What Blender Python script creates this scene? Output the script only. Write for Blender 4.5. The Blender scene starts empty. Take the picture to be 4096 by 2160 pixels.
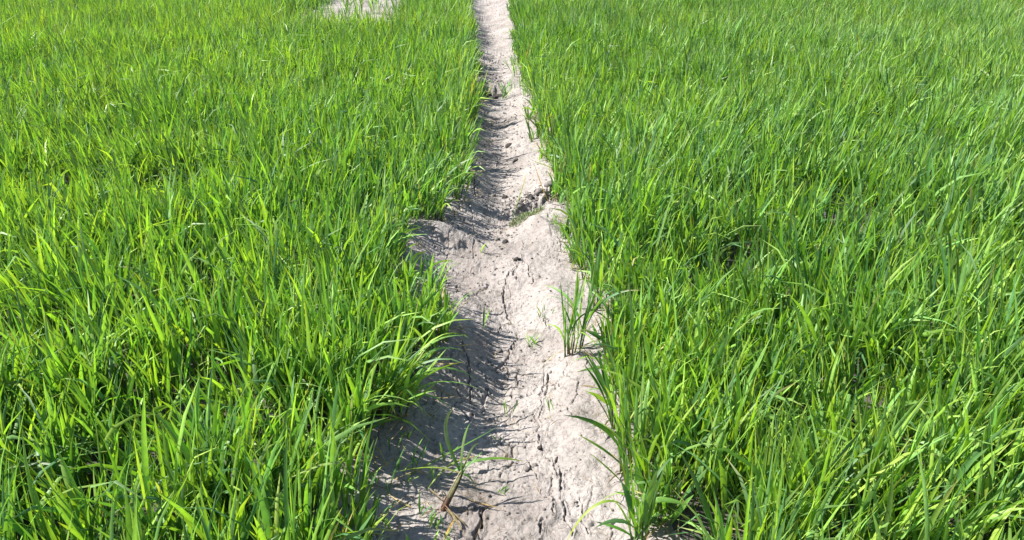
import bpy, math, random
import numpy as np
from mathutils import Vector, Matrix

R = math.radians
scene = bpy.context.scene
col = scene.collection
rng = np.random.default_rng(20240)
random.seed(7)

# ------------------------------------------------------------------ camera
cam_d = bpy.data.cameras.new('camera')
cam_d.sensor_width = 36.0
cam_d.lens = 28.25
cam_d.clip_start = 0.05
cam_d.clip_end = 2000.0
cam = bpy.data.objects.new('camera', cam_d)
cam.location = (0.0, 0.0, 1.5)
cam.rotation_euler = (R(90 - 24.7), 0, 0)
col.objects.link(cam)
scene.camera = cam

# ------------------------------------------------------------------ sky and sun
SUN_EL, SUN_AZ = 48.0, -80.0           # azimuth from +Y, clockwise
world = bpy.data.worlds.new('World')
scene.world = world
world.use_nodes = True
nt = world.node_tree
nt.nodes.clear()
wo = nt.nodes.new('ShaderNodeOutputWorld')
wb = nt.nodes.new('ShaderNodeBackground')
sky = nt.nodes.new('ShaderNodeTexSky')
sky.sky_type = 'NISHITA'
sky.sun_disc = False
sky.sun_elevation = R(SUN_EL)
sky.sun_rotation = R(SUN_AZ % 360)
wb.inputs['Strength'].default_value = 0.085
nt.links.new(sky.outputs[0], wb.inputs[0])
nt.links.new(wb.outputs[0], wo.inputs[0])

sun_d = bpy.data.lights.new('sun', 'SUN')
sun_d.energy = 5.0
sun_d.angle = R(0.53)
sun_d.color = (1.0, 0.955, 0.88)
sun = bpy.data.objects.new('sun', sun_d)
sv = Vector((math.sin(R(SUN_AZ)) * math.cos(R(SUN_EL)), math.cos(R(SUN_AZ)) * math.cos(R(SUN_EL)), math.sin(R(SUN_EL))))
sun.rotation_euler = (-sv).to_track_quat('-Z', 'Y').to_euler()
sun.location = sv * 20
col.objects.link(sun)

vs = scene.view_settings
vs.view_transform = 'Standard'
vs.look = 'None'
vs.exposure = 1.40
vs.gamma = 1.0
vs.use_curve_mapping = False
scene.cycles.max_bounces = 6
scene.cycles.diffuse_bounces = 3
scene.cycles.glossy_bounces = 2
scene.cycles.transmission_bounces = 4

# ------------------------------------------------------------------ helpers
def tag(o, label=None, cat=None, group=None, kind=None):
    if label: o['label'] = label
    if cat: o['category'] = cat
    if group: o['group'] = group
    if kind: o['kind'] = kind
    return o

def empty(name, loc):
    o = bpy.data.objects.new(name, None)
    o.empty_display_size = 0.05
    o.location = loc
    col.objects.link(o)
    return o

def mesh_obj(name, verts, quads, mat, colors=None, parent=None, smooth=True):
    """verts (n,3), quads (m,4) or (m,3) arrays -> one linked mesh object"""
    verts = np.ascontiguousarray(verts, dtype=np.float32)
    quads = np.ascontiguousarray(quads, dtype=np.int32)
    k = quads.shape[1]
    me = bpy.data.meshes.new(name)
    me.vertices.add(len(verts))
    me.vertices.foreach_set('co', verts.ravel())
    me.loops.add(quads.size)
    me.loops.foreach_set('vertex_index', quads.ravel())
    me.polygons.add(len(quads))
    me.polygons.foreach_set('loop_start', np.arange(0, quads.size, k, dtype=np.int32))
    me.polygons.foreach_set('loop_total', np.full(len(quads), k, dtype=np.int32))
    if smooth:
        me.polygons.foreach_set('use_smooth', np.ones(len(quads), dtype=bool))
    me.update(calc_edges=True)
    if colors is not None:
        c = np.ones((len(verts), 4), dtype=np.float32)
        c[:, :3] = colors
        a = me.color_attributes.new('tint', 'FLOAT_COLOR', 'POINT')
        a.data.foreach_set('color', c.ravel())
    me.materials.append(mat)
    o = bpy.data.objects.new(name, me)
    col.objects.link(o)
    if parent: o.parent = parent
    return o

def hash2(ix, iy, seed):
    h = (ix.astype(np.int64) * 374761393 + iy.astype(np.int64) * 668265263 + seed * 974711) & 0xFFFFFFFF
    h = ((h ^ (h >> 13)) * 1274126177) & 0xFFFFFFFF
    h = ((h ^ (h >> 16)) * 2246822519) & 0xFFFFFFFF
    return ((h ^ (h >> 15)) & 0xFFFFFF) / float(0xFFFFFF)

def vnoise(x, y, seed=0):
    ix, iy = np.floor(x), np.floor(y)
    fx, fy = x - ix, y - iy
    ix, iy = ix.astype(np.int64), iy.astype(np.int64)
    fx = fx * fx * fx * (fx * (fx * 6 - 15) + 10)
    fy = fy * fy * fy * (fy * (fy * 6 - 15) + 10)
    a, b = hash2(ix, iy, seed), hash2(ix + 1, iy, seed)
    c, d = hash2(ix, iy + 1, seed), hash2(ix + 1, iy + 1, seed)
    return ((a + (b - a) * fx) * (1 - fy) + (c + (d - c) * fx) * fy) * 2 - 1

def fbm(x, y, seed=0, octs=4, gain=0.5):
    s, a, f = 0.0, 1.0, 1.0
    for k in range(octs):
        s = s + a * vnoise(x * f + 13.7 * k, y * f - 7.3 * k, seed + k)
        a *= gain; f *= 2.03
    return s

def worley_edge(x, y, seed=0):
    """distance to the border of the nearest cell (F2 - F1)"""
    ix, iy = np.floor(x), np.floor(y)
    f1 = np.full(x.shape, 9.0); f2 = np.full(x.shape, 9.0)
    for dx in (-1, 0, 1):
        for dy in (-1, 0, 1):
            cx, cy = ix + dx, iy + dy
            px = cx + 0.1 + 0.8 * hash2(cx, cy, seed)
            py = cy + 0.1 + 0.8 * hash2(cx, cy, seed + 5)
            d = np.hypot(x - px, y - py)
            m = d < f1
            f2 = np.where(m, f1, np.minimum(f2, d))
            f1 = np.where(m, d, f1)
    return f2 - f1

def sstep(a, b, x):
    t = np.clip((x - a) / (b - a), 0, 1)
    return t * t * (3 - 2 * t)

# ------------------------------------------------------------------ materials
def new_mat(name):
    m = bpy.data.materials.new(name)
    m.use_nodes = True
    m.node_tree.nodes.clear()
    return m, m.node_tree.nodes, m.node_tree.links

def leaf_material(name, trans=0.40, rough=0.50, tcol=(1.28, 1.30, 0.32)):
    m, n, l = new_mat(name)
    out = n.new('ShaderNodeOutputMaterial')
    at = n.new('ShaderNodeAttribute'); at.attribute_name = 'tint'
    geo = n.new('ShaderNodeTexCoord')
    nz = n.new('ShaderNodeTexNoise'); nz.inputs['Scale'].default_value = 45.0; nz.inputs['Detail'].default_value = 3
    l.new(geo.outputs['Object'], nz.inputs['Vector'])
    mr = n.new('ShaderNodeMapRange'); mr.inputs['From Min'].default_value = 0.3; mr.inputs['From Max'].default_value = 0.7
    mr.inputs['To Min'].default_value = 0.84; mr.inputs['To Max'].default_value = 1.14
    l.new(nz.outputs['Fac'], mr.inputs['Value'])
    mul = n.new('ShaderNodeMix'); mul.data_type = 'RGBA'; mul.blend_type = 'MULTIPLY'; mul.inputs['Factor'].default_value = 1.0
    l.new(at.outputs['Color'], mul.inputs[6]); l.new(mr.outputs[0], mul.inputs[7])
    p = n.new('ShaderNodeBsdfPrincipled')
    p.inputs['Roughness'].default_value = rough
    p.inputs['Specular IOR Level'].default_value = 0.5
    l.new(mul.outputs[2], p.inputs['Base Color'])
    tm = n.new('ShaderNodeMix'); tm.data_type = 'RGBA'; tm.blend_type = 'MULTIPLY'; tm.inputs['Factor'].default_value = 1.0
    tm.inputs[7].default_value = (*tcol, 1)
    l.new(mul.outputs[2], tm.inputs[6])
    t = n.new('ShaderNodeBsdfTranslucent')
    l.new(tm.outputs[2], t.inputs['Color'])
    mx = n.new('ShaderNodeMixShader'); mx.inputs[0].default_value = trans
    l.new(p.outputs[0], mx.inputs[1]); l.new(t.outputs[0], mx.inputs[2])
    l.new(mx.outputs[0], out.inputs['Surface'])
    return m

M_LEAF = leaf_material('rice_leaf')
M_DRY = leaf_material('dry_straw', 0.15, 0.6, (1.0, 0.9, 0.7))
for n_ in M_DRY.node_tree.nodes:
    if n_.type == 'TEX_NOISE': n_.inputs['Scale'].default_value = 160.0
    if n_.type == 'MAP_RANGE': n_.inputs['To Min'].default_value = 0.55; n_.inputs['To Max'].default_value = 1.4

def soil_material(name, tint=1.0):
    m, n, l = new_mat(name)
    out = n.new('ShaderNodeOutputMaterial')
    tc = n.new('ShaderNodeTexCoord')
    p = n.new('ShaderNodeBsdfPrincipled')
    p.inputs['Roughness'].default_value = 0.92
    p.inputs['Specular IOR Level'].default_value = 0.18
    def noise(scale, detail=4, rough=0.55):
        z = n.new('ShaderNodeTexNoise')
        z.inputs['Scale'].default_value = scale; z.inputs['Detail'].default_value = detail; z.inputs['Roughness'].default_value = rough
        l.new(tc.outputs['Object'], z.inputs['Vector'])
        return z
    def ramp(src, stops):
        r = n.new('ShaderNodeValToRGB')
        e = r.color_ramp.elements
        while len(e) < len(stops): e.new(0.5)
        for k, (pos, c) in enumerate(stops):
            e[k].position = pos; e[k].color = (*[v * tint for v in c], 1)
        l.new(src, r.inputs[0])
        return r
    big = noise(3.2, 5)
    base = ramp(big.outputs['Fac'], [(0.30, (0.194, 0.172, 0.160)), (0.5, (0.262, 0.237, 0.223)), (0.7, (0.312, 0.285, 0.270))])
    fine = noise(60, 6, 0.65)
    fr = ramp(fine.outputs['Fac'], [(0.30, (0.56, 0.54, 0.52)), (0.50, (1, 1, 1)), (0.75, (1.08, 1.07, 1.06))])
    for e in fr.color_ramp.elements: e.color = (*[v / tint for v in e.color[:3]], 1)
    m1 = n.new('ShaderNodeMix'); m1.data_type = 'RGBA'; m1.blend_type = 'MULTIPLY'; m1.inputs['Factor'].default_value = 1.0
    l.new(base.outputs[0], m1.inputs[6]); l.new(fr.outputs[0], m1.inputs[7])
    # faint brown and algae stains with shapes of their own
    st = noise(9.0, 6, 0.6)
    sr = n.new('ShaderNodeMapRange'); sr.inputs['From Min'].default_value = 0.58; sr.inputs['From Max'].default_value = 0.72
    sr.inputs['To Max'].default_value = 0.75
    l.new(st.outputs['Fac'], sr.inputs['Value'])
    m2 = n.new('ShaderNodeMix'); m2.data_type = 'RGBA'
    m2.inputs[7].default_value = (0.140 * tint, 0.118 * tint, 0.092 * tint, 1)
    l.new(sr.outputs[0], m2.inputs[0]); l.new(m1.outputs[2], m2.inputs[6])
    l.new(m2.outputs[2], p.inputs['Base Color'])
    # fine relief
    b1 = noise(140, 5, 0.7)
    b2 = noise(38, 5, 0.6)
    vo = n.new('ShaderNodeTexVoronoi'); vo.feature = 'DISTANCE_TO_EDGE'; vo.inputs['Scale'].default_value = 30
    wz = noise(14, 3)
    va = n.new('ShaderNodeVectorMath'); va.operation = 'MULTIPLY_ADD'
    va.inputs[1].default_value = (0.09, 0.09, 0.09)
    l.new(wz.outputs['Color'], va.inputs[0]); l.new(tc.outputs['Object'], va.inputs[2])
    l.new(va.outputs[0], vo.inputs['Vector'])
    vr = n.new('ShaderNodeMapRange'); vr.inputs['From Max'].default_value = 0.06; vr.inputs['To Min'].default_value = 0.0
    l.new(vo.outputs['Distance'], vr.inputs['Value'])
    add = n.new('ShaderNodeMath'); add.operation = 'MULTIPLY_ADD'; add.inputs[1].default_value = 1.6
    l.new(b2.outputs['Fac'], add.inputs[0]); l.new(b1.outputs['Fac'], add.inputs[2])
    add2 = n.new('ShaderNodeMath'); add2.operation = 'MULTIPLY_ADD'; add2.inputs[1].default_value = 0.35
    l.new(vr.outputs[0], add2.inputs[0]); l.new(add.outputs[0], add2.inputs[2])
    bp = n.new('ShaderNodeBump'); bp.inputs['Strength'].default_value = 0.75; bp.inputs['Distance'].default_value = 0.006
    l.new(add2.outputs[0], bp.inputs['Height'])
    l.new(bp.outputs[0], p.inputs['Normal'])
    l.new(p.outputs[0], out.inputs['Surface'])
    return m

M_SOIL = soil_material('dry_mud')
M_CLOD = soil_material('clod_mud', 0.62)
M_FIELD = soil_material('shade_dark_field_mud', 0.30)  # same mud darkened, so the shade under the rice sits in its colour
M_DARK = soil_material('dark_clod_and_shade_mud', 0.22)  # dark clods; in the far hollow the dark colour stands in for shade

# ------------------------------------------------------------------ terrain
LE = np.array([(-0.41, -3), (-0.42, 1.0), (-0.43, 1.59), (-0.45, 1.76), (-0.45, 1.97), (-0.40, 2.16), (-0.31, 2.40), (-0.285, 2.52), (-0.275, 2.65), (-0.31, 2.87),
               (-0.49, 3.10), (-0.57, 3.40), (-0.51, 3.72), (-0.40, 3.95), (-0.30, 4.2), (-0.295, 4.95), (-0.29, 5.98), (-0.355, 7.46),
               (-0.47, 9.8), (-0.74, 14.0), (-1.2, 30), (-4, 90), (-10, 300)])
RE = np.array([(0.42, -3), (0.42, 1.0), (0.41, 1.59), (0.38, 1.72), (0.34, 1.84), (0.33, 2.03), (0.325, 2.30), (0.350, 2.50), (0.362, 2.8), (0.350, 3.02),
               (0.315, 3.43), (0.285, 3.84), (0.27, 4.2), (0.25, 4.7), (0.215, 5.13), (0.16, 5.98), (0.09, 7.46), (0.035, 9.8), (-0.04, 14.0), (-0.55, 30), (-3, 90), (-9, 300)])
def edge_l(y): return np.interp(y, LE[:, 1], LE[:, 0])
def edge_r(y): return np.interp(y, RE[:, 1], RE[:, 0])

CRACKS = [  # (half width, depth, points)
    (0.0095, 0.030, [(-0.08, 1.774), (-0.094, 1.694), (-0.097, 1.649), (-0.122, 1.627), (-0.135, 1.600), (-0.150, 1.54)]),
    (0.0035, 0.016, [(-0.094, 1.68), (-0.076, 1.634), (-0.074, 1.57), (-0.085, 1.5)]),
    (0.0037, 0.018, [(0.142, 1.99), (0.128, 1.951), (0.142, 1.896), (0.137, 1.842), (0.139, 1.791)]),
    (0.0025, 0.010, [(0.142, 1.896), (0.166, 1.908), (0.19, 1.914)]),
    (0.0025, 0.010, [(0.142, 1.896), (0.118, 1.905), (0.108, 1.87)]),
    (0.0032, 0.016, [(0.112, 1.782), (0.117, 1.726), (0.084, 1.718), (0.079, 1.664), (0.082, 1.62)]),
    (0.0037, 0.018, [(-0.191, 2.647), (-0.164, 2.559), (-0.154, 2.448), (-0.139, 2.332)]),
    (0.0055, 0.024, [(0.143, 2.516), (0.119, 2.448), (0.1, 2.369)]),
    (0.0065, 0.026, [(-0.004, 2.741), (-0.012, 2.69), (-0.023, 2.647), (-0.055, 2.582), (-0.093, 2.617)]),
    (0.0030, 0.012, [(-0.023, 2.647), (-0.012, 2.56), (-0.02, 2.50)]),
    (0.0055, 0.022, [(-0.014, 3.366), (-0.039, 3.215), (-0.03, 3.075), (-0.004, 2.945), (-0.041, 2.891), (-0.06, 2.83)]),
    (0.0035, 0.014, [(0.010, 3.50), (0.022, 3.42), (0.006, 3.33), (0.03, 3.25)]),
    (0.0060, 0.022, [(-0.229, 4.707), (-0.222, 4.52), (-0.205, 4.338)]),
    (0.0035, 0.014, [(0.155, 1.745), (0.150, 1.715), (0.162, 1.679), (0.168, 1.649)]),
    (0.0035, 0.016, [(0.076, 1.923), (0.056, 1.951), (0.051, 1.99)]),
    (0.0030, 0.012, [(0.09, 2.12), (0.085, 2.06), (0.10, 2.0)]),
    (0.0040, 0.014, [(0.133, 2.90), (0.136, 2.83)]),
    (0.0030, 0.012, [(0.05, 3.72), (0.06, 3.62), (0.045, 3.55), (0.05, 3.46)]),
    (0.0060, 0.016, [(-0.14, 5.4), (-0.09, 5.2), (-0.10, 5.0)]),
    (0.0028, 0.012, [(0.19, 1.80), (0.20, 1.76), (0.195, 1.70), (0.205, 1.66)]),
    (0.0028, 0.012, [(0.139, 1.791), (0.150, 1.76), (0.155, 1.745)]),
    (0.0026, 0.011, [(0.137, 1.842), (0.112, 1.83), (0.098, 1.80), (0.112, 1.782)]),
    (0.0026, 0.011, [(0.108, 1.87), (0.085, 1.885), (0.076, 1.923)]),
    (0.0026, 0.011, [(0.084, 1.718), (0.055, 1.725), (0.03, 1.71)]),
    (0.0028, 0.012, [(-0.076, 1.634), (-0.04, 1.645), (-0.01, 1.63), (0.03, 1.64)]),
    (0.0026, 0.011, [(-0.122, 1.627), (-0.15, 1.64), (-0.18, 1.66), (-0.20, 1.65)]),
    (0.0028, 0.012, [(0.1, 2.369), (0.105, 2.30), (0.092, 2.22), (0.09, 2.12)]),
    (0.0026, 0.011, [(0.10, 2.0), (0.125, 1.97), (0.128, 1.951)]),
    (0.0030, 0.012, [(-0.004, 2.741), (0.02, 2.79), (0.012, 2.84), (-0.041, 2.891)]),
    (0.0030, 0.012, [(-0.139, 2.332), (-0.13, 2.26), (-0.145, 2.20)]),
    (0.0030, 0.012, [(-0.154, 2.448), (-0.12, 2.43), (-0.09, 2.45), (-0.06, 2.43)]),
    (0.0030, 0.012, [(-0.03, 3.075), (-0.075, 3.06), (-0.10, 3.0), (-0.09, 2.92)]),
    (0.0030, 0.012, [(-0.014, 3.366), (0.022, 3.42)]),
    (0.0028, 0.011, [(0.119, 2.448), (0.15, 2.42), (0.175, 2.40)]),
    (0.0030, 0.012, [(0.05, 3.46), (0.08, 3.40), (0.075, 3.3), (0.10, 3.22)]),
]
BUMPS = [  # x, y, sx, sy, angle, height
    (0.14, 3.86, 0.035, 0.17, 0.35, 0.045), (0.215, 4.02, 0.07, 0.10, 0, 0.030),       # pale ridge beside the low weeds
    (0.10, 4.17, 0.12, 0.06, 0.4, -0.030),      # broken step across the path
    (-0.36, 3.78, 0.14, 0.06, -0.2, 0.035), (-0.33, 3.50, 0.16, 0.16, 0, -0.02),
    (-0.24, 2.58, 0.07, 0.12, 0, 0.035), (-0.05, 2.40, 0.13, 0.10, 0, -0.030),
    (-0.20, 2.10, 0.12, 0.09, 0, -0.022), (0.02, 2.02, 0.12, 0.06, 0, -0.014),
    (0.20, 2.10, 0.07, 0.25, 0, 0.018), (0.22, 2.52, 0.07, 0.10, 0, 0.02),
    (-0.02, 3.02, 0.12, 0.18, 0, -0.018), (0.20, 3.1, 0.08, 0.3, 0, 0.025),
    (-0.12, 4.7, 0.12, 0.30, 0, -0.030), (-0.10, 5.6, 0.12, 0.25, 0, -0.025),
    (-0.19, 7.15, 0.12, 0.10, 0, -0.06),           # dark hollow far up the path
    (-0.10, 6.5, 0.10, 0.2, 0, 0.02), (-0.18, 8.6, 0.15, 0.3, 0, 0.02),
    (-0.16, 1.80, 0.07, 0.06, 0, 0.02), (-0.10, 1.63, 0.08, 0.05, 0, 0.012),
]

def height(x, y, detail=True):
    x = np.asarray(x, float); y = np.asarray(y, float)
    l, r = edge_l(y), edge_r(y)
    c, hw = (l + r) / 2, (r - l) / 2
    u = (x - c) / hw
    inside = 1 - sstep(0.80, 1.35, np.abs(u))
    z = -0.078 * (1 - sstep(0.0, 1.25, np.abs(u + 0.12)))
    z = z + 0.020 * fbm(x * 4.0, y * 3.0, 11, 3) * (0.4 + 0.6 * inside)
    for bx, by, sx, sy, an, h in BUMPS:
        ca, sa = math.cos(an), math.sin(an)
        dx, dy = x - bx, y - by
        px, py = dx * ca + dy * sa, -dx * sa + dy * ca
        z = z + h * np.exp(-(px / sx) ** 2 - (py / sy) ** 2)
    for sx0, sy0, slope, h, hw_, dec in ((0.12, 4.22, 0.55, 0.036, 0.17, 0.22), (-0.17, 7.24, -0.35, 0.085, 0.20, 0.45), (-0.33, 3.70, -0.35, 0.030, 0.16, 0.25), (-0.05, 5.32, 0.3, 0.020, 0.12, 0.2)):
        d = (y - sy0) - slope * (x - sx0) + 0.045 * fbm(x * 13, y * 5, 401, 3)
        z = z + h * sstep(0.0, 0.022, d) * np.exp(-np.maximum(d, 0) / dec) * np.exp(-((x - sx0) / hw_) ** 4)
    if not detail: return z
    z = z + inside * (0.0045 * fbm(x * 19, y * 15, 23, 3) + 0.0020 * fbm(x * 70, y * 60, 31, 3))
    # crumbly belt at the broken step and along the furrow bottom
    belt = np.exp(-((x - 0.12) / 0.16) ** 2 - ((y - 4.28) / 0.12) ** 2) + 0.8 * np.exp(-((x + 0.18) / 0.16) ** 2 - ((y - 7.3) / 0.3) ** 2) \
        + 0.45 * np.exp(-((x - c + 0.04) / 0.07) ** 2) * sstep(0.0, 0.5, fbm(x * 2, y * 2.5, 77, 2))
    z = z + belt * 0.017 * np.abs(fbm(x * 42, y * 34, 41, 2)) * np.where(fbm(x * 30, y * 26, 43, 1) > 0, 1, -0.6)
    # fine crack network
    wx = x + 0.03 * fbm(x * 11, y * 11, 51, 2); wy = y + 0.03 * fbm(x * 11, y * 11, 57, 2)
    e = worley_edge(wx * 9.0, wy * 7.0, 61)
    msk = sstep(-0.05, 0.35, fbm(x * 3.5, y * 2.5, 67, 2))
    z = z - inside * msk * 0.011 * (1 - sstep(0.012, 0.045, e))
    e = worley_edge(wx * 26.0, wy * 20.0, 63)
    msk = sstep(-0.1, 0.3, fbm(x * 5 + 9, y * 4, 69, 2))
    z = z - inside * msk * 0.0030 * (1 - sstep(0.03, 0.12, e))
    return z

def carve_cracks(x, y, z):
    jit = 0.007 * fbm(x * 55, y * 55, 81, 2)
    jx = x + jit; jy = y + 0.007 * fbm(x * 55 + 40, y * 55, 83, 2)
    for hw, dep, pts in CRACKS:
        best = np.full(x.shape, 9.0); tt = np.zeros(x.shape)
        P = np.array(pts)
        seg = len(P) - 1
        bb = (x > P[:, 0].min() - .05) & (x < P[:, 0].max() + .05) & (y > P[:, 1].min() - .05) & (y < P[:, 1].max() + .05)
        if not bb.any(): continue
        xs, ys = jx[bb], jy[bb]
        bs = np.full(xs.shape, 9.0); ts = np.zeros(xs.shape)
        for k in range(seg):
            a, b = P[k], P[k + 1]
            d = b - a
            t = np.clip(((xs - a[0]) * d[0] + (ys - a[1]) * d[1]) / (d @ d), 0, 1)
            q = np.hypot(xs - a[0] - t * d[0], ys - a[1] - t * d[1])
            m = q < bs
            ts = np.where(m, (k + t) / seg, ts); bs = np.minimum(bs, q)
        wid = (0.62 if hw > 0.004 else 0.8) * hw * (0.55 + 0.45 * np.sin(np.pi * np.clip(ts, 0.03, 0.97))) * (1 + 0.5 * vnoise(xs * 60, ys * 60, 91))
        cut = 1 - sstep(0.55, 1.25, bs / np.maximum(wid, 1e-4))
        lip = 0.004 * np.exp(-((bs - 2.2 * wid) / (1.4 * wid + 1e-4)) ** 2)
        zz = z[bb] - dep * cut + lip
        z[bb] = zz
    return z

BARE = (-3.1, -1.5, 10.2, 18.5)          # bare soil beyond the left field's edge
# rows and columns of one sheet: dense under the path, wide outside it
rows = [1.15]
while rows[-1] < 17.0:
    yy = rows[-1]
    rows.append(yy + 0.0028 * yy * max(1.0, yy / 4.0) ** 0.5)
rows = np.array([-300, -60, -12, -3, -1, 0, 0.5, 0.9] + rows + [17.6, 18.5, 20, 22, 25, 30, 40, 60, 100, 180, 320, 600, 1200])
fine = np.concatenate([np.linspace(-0.60, -0.43, 30, endpoint=False), np.linspace(-0.43, 0.37, 295, endpoint=False), np.linspace(0.37, 0.50, 20)])
colsx = np.concatenate([[-1200, -400, -120, -50, -25, -15, -10, -7, -5, -3.5, -2.7, -2.3, -1.9, -1.55, -1.3, -1.1, -1.0, -0.85, -0.75, -0.68, -0.635], fine,
                        [0.535, 0.58, 0.65, 0.75, 0.9, 1.2, 1.7, 2.4, 3.4, 5, 7, 10, 15, 25, 50, 120, 400, 1200]])
GX, GY = np.meshgrid(colsx, rows)
shift = np.clip((edge_l(GY) + edge_r(GY)) / 2 + 0.05, -12, 1) * (np.abs(GX) < 2000)
shift = np.where(GY > 5.0, shift * sstep(5, 7, GY), 0)
GX = GX + shift
GZ = height(GX, GY)
GZ = carve_cracks(GX.ravel(), GY.ravel(), GZ.ravel()).reshape(GX.shape)
far = (np.abs(GX) > 30) | (GY > 30) | (GY < -5)
GZ[far] = np.minimum(GZ[far], 0) * 0
nr, nc = GX.shape
V = np.stack([GX, GY, GZ], -1).reshape(-1, 3)
ii = np.arange(nr - 1)[:, None] * nc + np.arange(nc - 1)[None, :]
Q = np.stack([ii, ii + 1, ii + nc + 1, ii + nc], -1).reshape(-1, 4)
cxm = V[Q, 0].mean(1); cym = V[Q, 1].mean(1)
rag1 = 0.07 + 0.05 * fbm(cxm * 6, cym * 6, 3, 3)
rag2 = 0.07 + 0.05 * fbm(cxm * 6, cym * 6, 4, 3)
on_path = (cxm > edge_l(cym) - rag1) & (cxm < edge_r(cym) + rag2) & (cym > -3)
on_bare = (cxm > BARE[0]) & (cxm < BARE[1]) & (cym > BARE[2] - 0.3) & (cym < BARE[3]) & ~on_path
def sub(sel, name, mat):
    q = Q[sel]
    used, inv = np.unique(q, return_inverse=True)
    return mesh_obj(name, V[used], inv.reshape(-1, 4), mat)
tag(sub(on_path, 'path', M_SOIL), 'pale cracked dry mud path running between the two rice fields', kind='structure')
tag(sub(on_bare, 'bare_ground', M_SOIL), 'bare pale soil beyond the left field', kind='structure')
tag(sub(~on_path & ~on_bare, 'ground', M_FIELD), 'field mud coloured dark for the shade beneath the rice', kind='structure')

def gz(x, y):
    return height(np.atleast_1d(x), np.atleast_1d(y))
def g1(x, y):
    a = np.array([x], float); b = np.array([y], float)
    return float(carve_cracks(a, b, height(a, b))[0])

# ------------------------------------------------------------------ rice leaves
PROF_T = np.array([0, 0.12, 0.25, 0.42, 0.60, 0.76, 0.88, 0.96, 1.0])
PROF_W = np.array([0.34, 0.36, 0.62, 0.98, 1.0, 0.80, 0.48, 0.18, 0.015])

GREEN = np.array([(0.062, 0.146, 0.038), (0.134, 0.278, 0.052), (0.196, 0.362, 0.062), (0.075, 0.182, 0.064), (0.256, 0.420, 0.066), (0.158, 0.314, 0.080)])
STRAW = np.array([0.42, 0.33, 0.15])
YELLOW = np.array([0.30, 0.30, 0.035])
BROWN = np.array([0.16, 0.085, 0.04])

def blades(base, L, W, az, th0, bend, pw, kink, kt, tw0, tw1, azd, S, across, fold, greens, tipy, dry, basec):
    """-> verts (N, S+1, across, 3), colours same shape"""
    N = len(L)
    t = np.linspace(0, 1, S + 1)
    tm = (t[1:] + t[:-1]) / 2
    th = th0[:, None] + bend[:, None] * tm[None, :] ** pw[:, None] + kink[:, None] / (1 + np.exp(-(tm[None, :] - kt[:, None]) * 22))
    a = az[:, None] + azd[:, None] * tm[None, :]
    d = np.stack([np.sin(th) * np.cos(a), np.sin(th) * np.sin(a), np.cos(th)], -1)
    step = d * (L / S)[:, None, None]
    pos = np.concatenate([np.zeros((N, 1, 3)), np.cumsum(step, 1)], 1) + base[:, None, :]
    T = np.concatenate([d[:, :1], (d[:, 1:] + d[:, :-1]) / 2, d[:, -1:]], 1)
    T /= np.linalg.norm(T, axis=2, keepdims=True) + 1e-9
    s0 = np.stack([-np.sin(az), np.cos(az), np.zeros(N)], -1)[:, None, :]
    s0 = s0 - T * (s0 * T).sum(2, keepdims=True)
    s0 /= np.linalg.norm(s0, axis=2, keepdims=True) + 1e-9
    n0 = np.cross(T, s0)
    ps = (tw0[:, None] + tw1[:, None] * t[None, :])[..., None]
    s = s0 * np.cos(ps) + n0 * np.sin(ps)
    nn = np.cross(T, s)
    w = (np.interp(t, PROF_T, PROF_W)[None, :] * W[:, None])[..., None]
    if across == 2:
        v = np.stack([pos - s * w / 2, pos + s * w / 2], 2)
    else:
        f = fold[:, None, None] * w
        v = np.stack([pos - s * w / 2, pos + nn * f, pos + s * w / 2], 2)
    # colour along the leaf
    c = greens[:, None, :] * np.ones((1, S + 1, 1))
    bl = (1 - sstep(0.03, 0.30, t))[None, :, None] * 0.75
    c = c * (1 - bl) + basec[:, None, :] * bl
    ty = (sstep(0.72, 1.0, t)[None, :] * tipy[:, None])[..., None]
    tc_ = np.where((np.arange(N) % 3 == 0)[:, None, None], np.array([0.26, 0.17, 0.07]), YELLOW * 0.8)
    c = c * (1 - ty) + tc_ * ty
    dd = dry[:, None, None]
    c = c * (1 - dd) + (STRAW * np.ones_like(c)) * dd
    c = np.repeat(c[:, :, None, :], across, 2)
    if across == 3: c[:, :, 1, :] *= 1.12
    return v, c

def blade_faces(N, S, across):
    q = []
    for k in range(S):
        for j in range(across - 1):
            a = k * across + j
            q.append((a, a + 1, a + across + 1, a + across))
    q = np.array(q)
    return (q[None] + (np.arange(N) * (S + 1) * across)[:, None, None]).reshape(-1, 4)

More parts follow.
